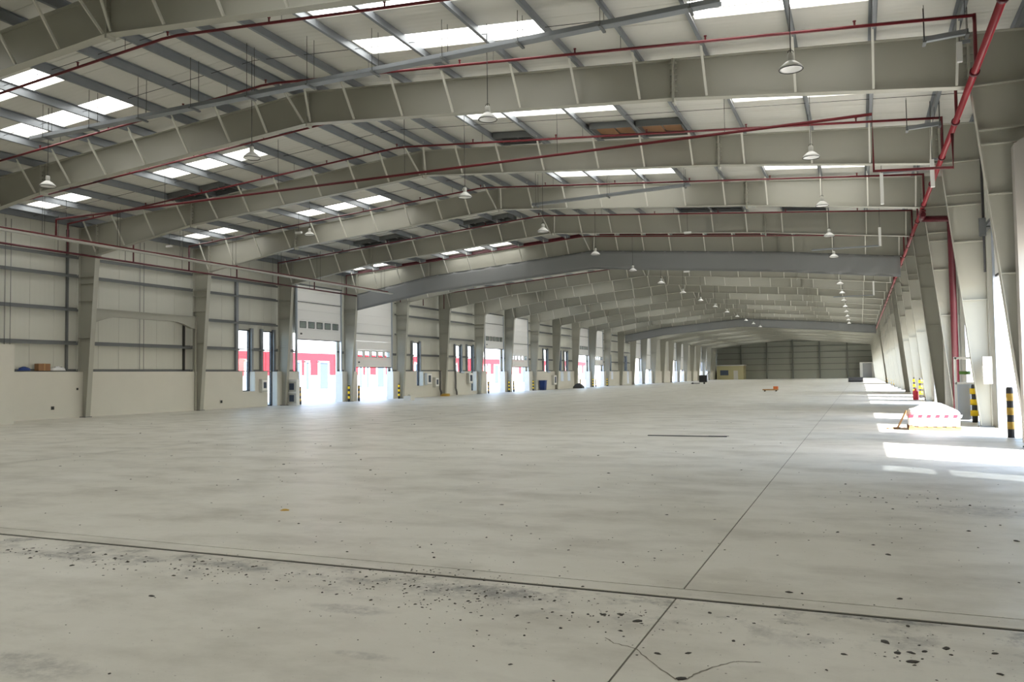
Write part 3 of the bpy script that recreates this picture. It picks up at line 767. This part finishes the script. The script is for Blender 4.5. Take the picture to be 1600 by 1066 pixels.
lamp(-22.25, 29.5, 7.95, 'white dish lamp on the left slope, before the fourth frame')
lamp(-7.6, YL[0]+0.75, 7.42, 'single white dish lamp in the near bay, centre of the photo')
lamp(-14.55, YL[0]+1.0, 7.42, 'single white dish lamp under the ridge of the near bay')
def eml(x, y, z, label):
    root = empty('emergency_light', (x, y, z)); tag(root, label, 'light', 'small white emergency lights')
    MB().box(-0.17, 0.17, -0.05, 0.05, 0, 0.08).build('housing', 'white_paint', root)
    MB().box(-0.15, 0.15, -0.04, 0.04, -0.02, 0).build('diffuser', 'panel_grey', root)
    MB().tube([(0, 0, 0.08), (0, 0, zroof(x)-z-0.005)], 0.008, 5).build('rod', 'rod_dark', root)
eml(-30.6, 29.6, 8.05, 'small white emergency light on the far left slope')
eml(-24.0, 31.0, 8.4, 'small white emergency light left of the ridge')
eml(-3.9, 34.5, 8.4, 'small white emergency light on the right slope')
eml(-7.4, 39.0, 8.3, 'small white emergency light right of the ridge, near the fifth frame')
eml(-9.6, 50.0, 7.8, 'small white emergency light in front of the grey curtain bay')

# ------------------------------------------------------------------ bollards
BM = {}
def bollard_mesh(h, r):
    return MB().lathe([(0.0, 0.0), (r, 0.0), (r, h-0.05), (r*0.8, h), (0.0, h)], n=14).mesh('post', 'charcoal')
def bollard(x, y, label, faded=False, h=1.15, block=False):
    root = empty('bollard', (x, y, 0)); tag(root, label, 'bollard', 'black and yellow striped bollards')
    key = h
    if key not in BM: BM[key] = bollard_mesh(h, 0.075)
    link('post', BM[key], root)
    r = 0.115 if block else 0.078
    for z in (0.2, 0.53, 0.86):
        MB().lathe([(0.07, z), (r, z), (r, z+0.17), (0.07, z+0.17)], n=14).build('band', 'yellow_faded' if faded else 'yellow', root)
bollard(3.2, 22.1, 'black bollard with dull yellow bands nearest at the right door', True, 1.18)
bollard(3.15, 28.15, 'black bollard with bright yellow blocks by the second right column', False, 1.15, True)
bollard(3.2, 48.6, 'slim striped bollard before the fifth right column', True, 1.1)
bollard(3.2, 52.6, 'black bollard with bright yellow blocks, nearer of the pair beyond the pink drum', False, 1.15, True)
bollard(3.2, 58.2, 'black bollard with bright yellow blocks, further of the pair beyond the pink drum', False, 1.15, True)
for i, y in enumerate((88.0, 95.0, 109.0, 116.0)):
    bollard(3.1, y, 'yellow striped bollard far down the right side, %s of four' % nth(i+1), False, 1.1, True)
for i, b in enumerate([4, 5, 8, 9, 12, 13]):
    y0, y1, _ = DOORS[b]
    bollard(-31.75, y0-0.3, 'striped bollard left of the %s left-hand dock door' % nth(i+1), True, 1.1)
    bollard(-31.75, y1+0.3, 'striped bollard right of the %s left-hand dock door' % nth(i+1), False, 1.1)

# ------------------------------------------------------------------ electrical cabinets on the left
def cabinet(x, y, w, d, h, label, nwin=2, legs=0.0):
    root = empty('electrical_cabinet', (x, y, legs)); tag(root, label, 'cabinet', 'electrical cabinets on the left wall')
    MB().box(-d/2, d/2, -w/2, w/2, 0, h).build('body', 'panel_grey', root)
    for i in range(nwin):
        z0 = 0.12 + i*(h-0.1)/nwin; z1 = z0 + (h-0.1)/nwin - 0.1
        dr = MB().box(d/2, d/2+0.015, -w/2+0.03, w/2-0.03, z0-0.03, z1+0.03).build('door', 'white_paint', root)
        MB().box(d/2+0.015, d/2+0.02, -w/4, w/4, z0+0.1, z1-0.1).build('window', 'window_dark', dr)
    return root
def cabinet_front(x, y, w, d, h, label):
    root = empty('electrical_cabinet', (x, y, 0)); tag(root, label, 'cabinet', 'electrical cabinets on the left wall')
    MB().box(-w/2, w/2, -d/2, d/2, 0, h).build('body', 'white_paint', root)
    for z0, z1 in ((0.12, 0.72), (0.82, 1.42)):
        dr = MB().box(-w/2+0.03, w/2-0.03, -d/2-0.015, -d/2, z0, z1).build('door', 'panel_grey', root)
        MB().box(-w/4, w/4, -d/2-0.02, -d/2-0.015, z0+0.1, z1-0.1).build('window', 'window_dark', dr)
cabinet_front(-31.5, 40.15, 0.7, 0.3, 1.55, 'white twin-door cabinet standing beside the first dock door')
cabinet(-31.95, 38.0, 0.5, 0.2, 0.75, 'small pale box on the wall between two tall windows', 1, 0.85)
cabinet(-31.9, 57.6, 0.8, 0.25, 0.95, 'grey wall cabinet below the single tall window', 1, 0.95)
cabinet(-31.9, 58.9, 0.6, 0.25, 0.8, 'slim grey wall cabinet right of the single tall window', 1, 0.75)
cabinet(-31.9, 65.2, 0.8, 0.25, 0.95, 'grey wall cabinet between the paired windows', 1, 0.95)
cabinet(-31.9, 86.9, 0.9, 0.3, 1.1, 'grey wall cabinet far along the left wall', 1, 0.5)
# conduits hanging off the cabinets
def cables(y, label):
    root = empty('cable_bundle', (-31.95, y, 0)); tag(root, label, 'cables', 'black cable bundles on the left wall')
    for i in range(4):
        o = 0.09*i
        MB().tube([(0.03, o, 2.1), (0.04, o+0.02, 1.2), (0.06, o-0.05, 0.6), (0.1, o+0.05, 0.3), (0.1, o+0.1, 0.02)], 0.02, 6).build('cable', 'charcoal', root)
cables(59.5, 'black cables dropping beside the single tall window'); cables(62.3, 'black cables dropping left of the paired windows')
def coil(x, y, label):
    root = empty('cable_coil', (x, y, 0)); tag(root, label, 'cable coil')
    for i in range(4):
        r = 0.38 - 0.02*i
        MB().tube([(r*math.cos(t)+0.03*i, r*math.sin(t), 0.03+0.05*i) for t in [j*2*math.pi/18 for j in range(19)]], 0.027, 6).build('loop', 'yellow_faded', root)
coil(-31.3, 59.3, 'yellowish coil of cable on the floor by the left wall')

# items on the low wall ledge and holes in it
def ledge_box(y0, y1, z, h, m_, nm, label, cat):
    root = empty(nm, (-32.2, (y0+y1)/2, z)); tag(root, label, cat)
    w = (y1-y0)/2
    if m_ == 'cardboard':
        MB().box(-0.13, 0.13, -w, w, 0, h).build('carton', m_, root); MB().box(-0.135, 0.135, -0.03, 0.03, 0, h+0.004).build('tape', 'wood', root)
    else:
        v = []; f = []; n = 8
        mb = MB()
        for i, (rz, k) in enumerate(((0, 1.0), (0.35, 1.05), (0.7, 0.75), (1.0, 0.25))):
            for j in range(n):
                t = 2*math.pi*j/n; q = k*(0.8+0.4*random.random())
                v.append((0.12*q*math.cos(t), w*q*math.sin(t), h*rz*(0.8+0.3*random.random()) if rz else 0))
        for i in range(3):
            for j in range(n): f.append((i*n+j, i*n+(j+1)%n, (i+1)*n+(j+1)%n, (i+1)*n+j))
        f.append(tuple(range(3*n, 4*n))); mb.add(v, f, True); mb.build('sack', m_, root)
        MB().bar((0.02, -w*0.6, h*0.75), (0.02, w*0.5, h*0.8), 0.05, 0.02).build('fold', 'charcoal', root)
ledge_box(23.95, 24.5, 2.085, 0.3, 'cardboard', 'cardboard_box', 'brown cardboard box on the low wall ledge at far left', 'box')
ledge_box(23.1, 23.7, 2.085, 0.16, 'blue', 'rolled_sheet', 'dark blue crumpled sheet on the ledge left of the brown box', 'sheet')
ledge_box(24.65, 25.3, 2.085, 0.2, 'wrap', 'plastic_bag', 'white crumpled bag on the ledge right of the brown box', 'bag')
def socket(y, z, label, w=0.09):
    root = empty('wall_box', (-32.055, y, z)); tag(root, label, 'wall box', 'dark boxes let into the low wall')
    MB().box(-0.01, 0.012, -w, w, -w, w).build('frame', 'plaster', root); MB().box(0.012, 0.02, -w*0.8, w*0.8, -w*0.8, w*0.8).build('recess', 'black', root)
socket(24.6, 0.47, 'small black square socket low on the first low wall'); socket(25.8, 1.27, 'small black slot high on the first low wall beside the column', 0.06)
socket(34.7, 0.40, 'small black square socket on the low wall left of the tall windows')

# ------------------------------------------------------------------ things on the floor
# wrapped pallet
root = empty('wrapped_pallet', (1.78, 24.75, 0)); tag(root, 'white plastic wrapped pallet with red and white tape in the sunlight', 'pallet')
pal = MB()
for y in (-0.5, 0, 0.5): pal.box(-0.62, 0.62, y-0.05, y+0.05, 0, 0.09)
for i in range(6):
    x = -0.55 + 0.22*i; MB().box(x-0.06, x+0.06, -0.56, 0.56, 0.09, 0.115).build('deck_board', 'wood', root)
pal.build('bearer', 'wood', root)
def wrapped(w, d, zs):
    v = []; f = []; n = 20; mb = MB()
    for z, k in zs:
        for j in range(n):
            t = 2*math.pi*j/n; c, s_ = math.cos(t), math.sin(t); e = 0.22
            x = w*math.copysign(abs(c)**e, c)*k; y = d*math.copysign(abs(s_)**e, s_)*k
            v.append((x+random.uniform(-.012,.012), y+random.uniform(-.012,.012), z + (random.uniform(-.02,.02) if z > .2 else 0)))
    m_ = len(zs)
    for i in range(m_-1):
        for j in range(n): f.append((i*n+j, i*n+(j+1)%n, (i+1)*n+(j+1)%n, (i+1)*n+j))
    f.append(tuple(range((m_-1)*n, m_*n))); mb.add(v, f, False); return mb
wrapped(0.6, 0.54, [(0.116, 1), (0.3, 1.01), (0.48, 1), (0.53, 0.95), (0.6, 0.66), (0.68, 0.35), (0.71, 0.1)]).build('wrapped_load', 'wrap', root)
tp_ = MB(); tw = MB()
for (a, b, ax) in ((-0.62, 0.62, 0), (-0.56, 0.56, 1)):
    n = 12
    for i in range(n):
        p0 = a+(b-a)*i/n; p1 = a+(b-a)*(i+1)/n; t_ = tp_ if i % 2 == 0 else tw
        if ax == 0: t_.add([(p0, -0.565, 0.34), (p1, -0.565, 0.34), (p1+0.03, -0.565, 0.42), (p0+0.03, -0.565, 0.42), (p0, -0.557, 0.34), (p1, -0.557, 0.34), (p1+0.03, -0.557, 0.42), (p0+0.03, -0.557, 0.42)], [(0,1,2,3), (7,6,5,4), (0,4,5,1), (2,6,7,3)])
        else: t_.add([(-0.628, p0, 0.34), (-0.628, p1, 0.34), (-0.628, p1, 0.42), (-0.628, p0, 0.42), (-0.62, p0, 0.34), (-0.62, p1, 0.34), (-0.62, p1, 0.42), (-0.62, p0, 0.42)], [(3,2,1,0), (4,5,6,7), (0,1,5,4), (3,7,6,2)])
tp_.build('tape', 'tape_red', root); tw.build('tape', 'white_paint', root)
root = empty('plywood_sheet', (0.95, 24.9, 0)); tag(root, 'small yellowish board leaning against the wrapped pallet', 'board')
MB().bar((-0.05, 0, 0.0), (0.19, 0, 0.5), 0.5, 0.02, up=(1, 0, 0)).build('board', 'wood', root); MB().bar((-0.3, -0.2, 0.02), (0.0, 0.1, 0.02), 0.08, 0.03).build('offcut', 'wood', root)
# pink red drum
root = empty('gas_cylinder', (2.75, 49.3, 0)); tag(root, 'pinkish red cylinder standing on the sunlit floor', 'cylinder')
MB().lathe([(0, 0), (0.13, 0), (0.15, 0.04), (0.15, 0.42), (0.11, 0.5), (0.04, 0.54), (0, 0.54)], n=16).build('body', 'pink_red', root)
MB().lathe([(0.03, 0.54), (0.05, 0.54), (0.05, 0.62), (0, 0.62)], n=10).build('valve', 'tape_red', root)
# black skip/tyre far right
root = empty('dark_bin', (-0.6, 129, 0)); tag(root, 'dark grey rounded bin lying far away near the right side', 'bin')
MB().tube([(-1.0, 0, 0.36), (-0.96, 0, 0.36), (0.96, 0, 0.36), (1.0, 0, 0.36)], 0.36, 14).build('drum', 'charcoal', root); MB().box(-0.8, 0.8, -0.3, 0.3, 0.0, 0.1).build('cradle', 'black', root)
# low trolley far centre
root = empty('trolley', (-6.9, 71, 0)); tag(root, 'low reddish timber trolley on the floor in the far centre', 'trolley')
MB().box(-0.6, 0.6, -0.4, 0.4, 0.1, 0.2).build('platform', 'wood', root); MB().box(0.25, 0.6, -0.3, 0.3, 0.2, 0.42).build('crate', 'orange', root)
for x in (-0.45, 0.45):
    for y in (-0.3, 0.3): MB().tube([(x, y-0.03, 0.05), (x, y+0.03, 0.05)], 0.05, 10).build('wheel', 'black', root)
# pallet truck
root = empty('pallet_truck', (-21.4, 122, 0)); tag(root, 'black pallet truck standing far away by the left rear doors', 'pallet truck')
MB().box(-0.5, 0.6, -0.3, 0.3, 0.25, 1.3).build('power_head', 'black', root)
for y in (-0.2, 0.2): MB().box(-1.7, -0.5, y-0.1, y+0.1, 0.05, 0.15).build('fork', 'charcoal', root)
MB().bar((0.5, 0, 1.2), (0.95, 0, 1.8), 0.06, 0.06).build('handle', 'charcoal', root)
for x in (-1.5, 0.2): MB().tube([(x, -0.15, 0.12), (x, 0.15, 0.12)], 0.12, 10).build('wheel', 'black', root)
# concrete block
root = empty('concrete_block', (-28.6, 48.9, 0)); tag(root, 'pale concrete block on the floor before the second dock door', 'block')
MB().prism([(-0.3, 0), (0.3, 0), (0.27, 0.3), (-0.27, 0.3)], -0.25, 0.25).build('block', 'plaster', root); MB().tube([(-0.08, 0, 0.28), (-0.06, 0, 0.38), (0.06, 0, 0.38), (0.08, 0, 0.28)], 0.012, 6).build('lifting_loop', 'rod_dark', root)
# blue bin, dark bags
root = empty('waste_bin', (-31.6, 82.6, 0)); tag(root, 'dark blue bin against the far left wall', 'bin')
MB().prism([(-0.25, 0), (0.25, 0), (0.32, 1.0), (-0.32, 1.0)], -0.3, 0.3).build('body', 'blue', root); MB().box(-0.35, 0.35, -0.33, 0.33, 1.0, 1.06).build('lid', 'blue', root)
root = empty('tarpaulin_heap', (-30.9, 92.6, 0)); tag(root, 'dark heap of sheeting on the floor past the blue bin', 'heap')
wrapped(0.6, 0.5, [(0.0, 1), (0.2, 0.95), (0.45, 0.6), (0.6, 0.2)]).build('sheeting', 'charcoal', root); MB().bar((-0.3, -0.2, 0.42), (0.25, -0.15, 0.52), 0.1, 0.04).build('fold', 'blue', root)
# site office at the back left and grey panel at back right
root = empty('site_cabin', (-28.4, 200, 0)); tag(root, 'pale yellowish cabin in the far left corner', 'cabin')
MB().box(-3.0, 3.2, -2, 2, 0, 3.2).build('body', 'interior_yellow', root); MB().box(-3.4, 3.4, -2.2, 2.2, 3.2, 3.45).build('roof', 'panel_grey', root); MB().box(0.9, 1.9, -2.03, -2, 0, 2.1).build('door', 'panel_grey', root); MB().box(-2.2, -0.3, -2.03, -2, 1.0, 2.2).build('window', 'window_dark', root)
root = empty('storage_container', (1.6, 201.5, 0)); tag(root, 'tall pale grey box in the far right corner', 'container')
MB().box(-1.6, 1.5, -1.2, 1.2, 0, 3.6).build('body', 'panel_grey', root); MB().box(-1.0, 0.9, -1.23, -1.2, 0.1, 3.4).build('door', 'curtain', root)
# dark filled stretch of the floor joint, built as a flat bar
root = empty('joint_bar', (-4.1, 20.878, 0)); tag(root, 'long dark stretch of filled floor joint at mid distance', 'bar')
MB().box(-1.0, 1.0, -0.045, 0.045, 0.0, 0.018).build('bar', 'charcoal', root); MB().box(0.55, 1.05, -0.025, 0.025, 0.018, 0.026).build('end_plate', 'galv_dark', root)
# hose reel frame on right wall
root = empty('hose_cabinet', (2.98, 28.9, 0)); tag(root, 'pale open-fronted cabinet frame beside the second right column', 'cabinet')
fm = MB()
for (x, y) in ((-0.24, -0.2), (0.3, -0.2), (-0.24, 0.2), (0.3, 0.2)): fm.box(x-0.02, x+0.02, y-0.02, y+0.02, 0, 2.0)
for z in (1.15, 1.93): fm.box(-0.26, 0.32, -0.22, 0.22, z, z+0.06)
fm.build('frame', 'white_paint', root)
MB().box(-0.22, 0.28, 0.15, 0.17, 0.05, 1.15).build('back_panel', 'alu', root); MB().box(-0.18, 0.12, -0.17, -0.15, 0.05, 1.14).build('door', 'alu', root)
MB().lathe([(0.02, -0.05), (0.16, -0.05), (0.16, 0.05), (0.02, 0.05)], (0.02, -0.02, 1.5), 14).build('reel', 'leaf', root)
root = empty('switch_box', (3.2, 25.65, 1.2)); tag(root, 'cream switch box on the right door jamb', 'switch box')
MB().box(-0.1, 0.12, -0.08, 0.08, 0, 0.75).build('box', 'plaster_grey', root); MB().box(-0.105, -0.1, -0.05, 0.05, 0.2, 0.5).build('lid', 'white_paint', root)
root = empty('conduit', (3.28, 25.9, 4.3)); tag(root, 'dark vertical conduit with small box on the second right column', 'conduit')
MB().tube([(0, 0, 0), (0, 0, 4.0)], 0.03, 6).build('pipe', 'charcoal', root); MB().box(-0.12, 0.05, -0.12, -0.03, 1.0, 1.5).build('box', 'galv_dark', root)

# ------------------------------------------------------------------ debris on the floor
def lump(r, h, seed):
    rnd = random.Random(seed); n = 7; v = []; f = []
    for z, k in ((0, 1.0), (0.55, 0.85), (1.0, 0.35)):
        for j in range(n):
            t = 2*math.pi*j/n; q = k*(0.7+0.6*rnd.random()); v.append((r*q*math.cos(t), 0.6*r*q*math.sin(t), h*z))
    for i in range(2):
        for j in range(n): f.append((i*n+j, i*n+(j+1)%n, (i+1)*n+(j+1)%n, (i+1)*n+j))
    f.append(tuple(range(2*n, 3*n))); return v, f
big = [(-1.62,5.29,.035),(-1.52,5.34,.03),(-1.37,5.23,.05),(-1.42,5.0,.025),(-0.97,5.58,.028),(0.09,5.34,.05),(0.22,5.19,.035),(0.22,5.03,.05),(0.15,5.16,.04),(0.29,5.24,.03),(0.41,5.34,.045),(-0.13,5.03,.028),(0.65,5.34,.03),(0.63,4.99,.03),(1.29,8.86,.045),(0.18,7.86,.04),(-0.52,6.29,.04),(-0.43,6.29,.025),(0.23,5.72,.03),(-1.11,4.67,.03),(-0.95,4.74,.03),(-0.91,4.33,.045),(-1.83,4.21,.02),(-2.15,5.07,.03)]
for i, (x, y, r) in enumerate(big):
    r *= 0.7; v, f = lump(r, r*0.3, 100+i); o = MB().add(v, f).build('concrete_chip', 'debris_dark'); o.location = (x, y, 0.0); o.rotation_euler = (0, 0, random.uniform(0, 6.28))
    tag(o, 'small dark chip of rubble on the near floor', 'chip', 'dark chips on the near floor')
v, f = lump(0.06, 0.02, 5); o = MB().add(v, f).build('wood_offcut', 'yellow_faded'); o.location = (-6.48, 8.09, 0); tag(o, 'small yellowish scrap alone on the floor, left of centre', 'scrap')
crumbs = MB(); rnd = random.Random(11)
def crumb(x, y, r, i):
    v, f = lump(r, r*rnd.uniform(0.2, 0.5), i); c, s_ = math.cos(i), math.sin(i)
    crumbs.add([(x+a*c-b*s_, y+a*s_+b*c, z+0.0005) for a, b, z in v], f)
k = 0
for (cx, cy_, sx, sy, n, r0) in ((-8.0,5.35,1.0,.18,80,.022),(-6.6,5.3,.5,.15,55,.022),(-5.4,5.35,.5,.2,80,.02),(-4.2,5.45,.7,.2,90,.018),(-2.9,5.5,.5,.25,150,.016),(-2.5,5.3,.6,.3,120,.015),(-1.5,5.25,.3,.2,60,.017),(-3.0,5.93,.5,.06,70,.012),(-0.6,5.5,.9,.25,70,.012),(0.3,5.2,.5,.3,50,.014),(-3.2,6.9,1.4,.6,90,.016),(-6,9,4,2.5,130,.02),(0.2,8.5,1.2,1.2,60,.022),(-9,15,7,4,130,.03),(0.8,11.3,.8,.35,60,.025),(-2,4.6,1.6,.6,90,.012),(-4,12,3.5,3,90,.024),(-12,24,8,6,70,.04)):
    for _ in range(n):
        k += 1; x = rnd.gauss(cx, sx); y = rnd.gauss(cy_, sy)
        if not (5.84 < y < 5.9): crumb(x, y, r0*rnd.choice((.2, .25, .3, .4, .5, .6, .9)), k)
tag(crumbs.build('floor_grit', 'debris_dark'), 'scattered dark grit and crumbs over the concrete floor', 'grit', kind='stuff')

# ------------------------------------------------------------------ building across the yard (left) and shrubs (right)
bx = -62.0
root = empty('warehouse_building', (bx, 120, 0)); tag(root, 'red and white building across the yard beyond the left doors', 'building')
MB().box(-20, 0, -76, 90, -0.06, 9.5).build('wall', 'building_white', root)
for (y0, y1) in [(-46+13.2*i, -46+13.2*i+13.05) for i in range(-2, 9)]:
    pn = MB().box(0, 0.15, y0, y1, 2.0, 4.7).build('red_panel', 'building_red', root)
    for yy, w in ((y0+1.6, 2.0), (y0+5.2, 0.8), (y0+6.9, 0.8), (y0+9.6, 2.0)):
        fr_ = MB(); fr_.box(0.15, 0.3, yy, yy+0.18, 0.3, 3.7); fr_.box(0.15, 0.3, yy+w, yy+w+0.18, 0.3, 3.7); fr_.box(0.15, 0.3, yy, yy+w+0.18, 3.55, 3.75)
        wd_ = fr_.build('window', 'building_white', root)
        MB().box(0.1, 0.2, yy+0.18, yy+w, 0.3, 3.55).build('pane', 'window_dark', wd_)
def shrub(x, y, h, label):
    root = empty('shrub', (x, y, -0.06)); tag(root, label, 'shrub', 'shrubs outside the right doors')
    MB().tube([(0, 0, 0), (0.03, 0.02, h*0.5)], 0.04, 6).build('stem', 'wood', root)
    mb = MB(); r_ = random.Random(int(x*100+y))
    for i in range(260):
        t = r_.uniform(0, 6.28); ph = math.acos(r_.uniform(-1, 1)); q = 0.42*h*r_.random()**0.4
        c = Vector((q*math.sin(ph)*math.cos(t), q*math.sin(ph)*math.sin(t), h*0.6+q*math.cos(ph)))
        a = Vector((r_.uniform(-1,1), r_.uniform(-1,1), r_.uniform(-1,1))).normalized()*0.09; b = a.cross(Vector((0.3,0.5,0.8))).normalized()*0.05
        mb.add([c-a, c+b, c+a, c-b], [(0,1,2,3)])
    mb.build('foliage', 'leaf', root)
shrub(9.0, 72.0, 2.2, 'green shrub outside, seen through the right-hand doors')
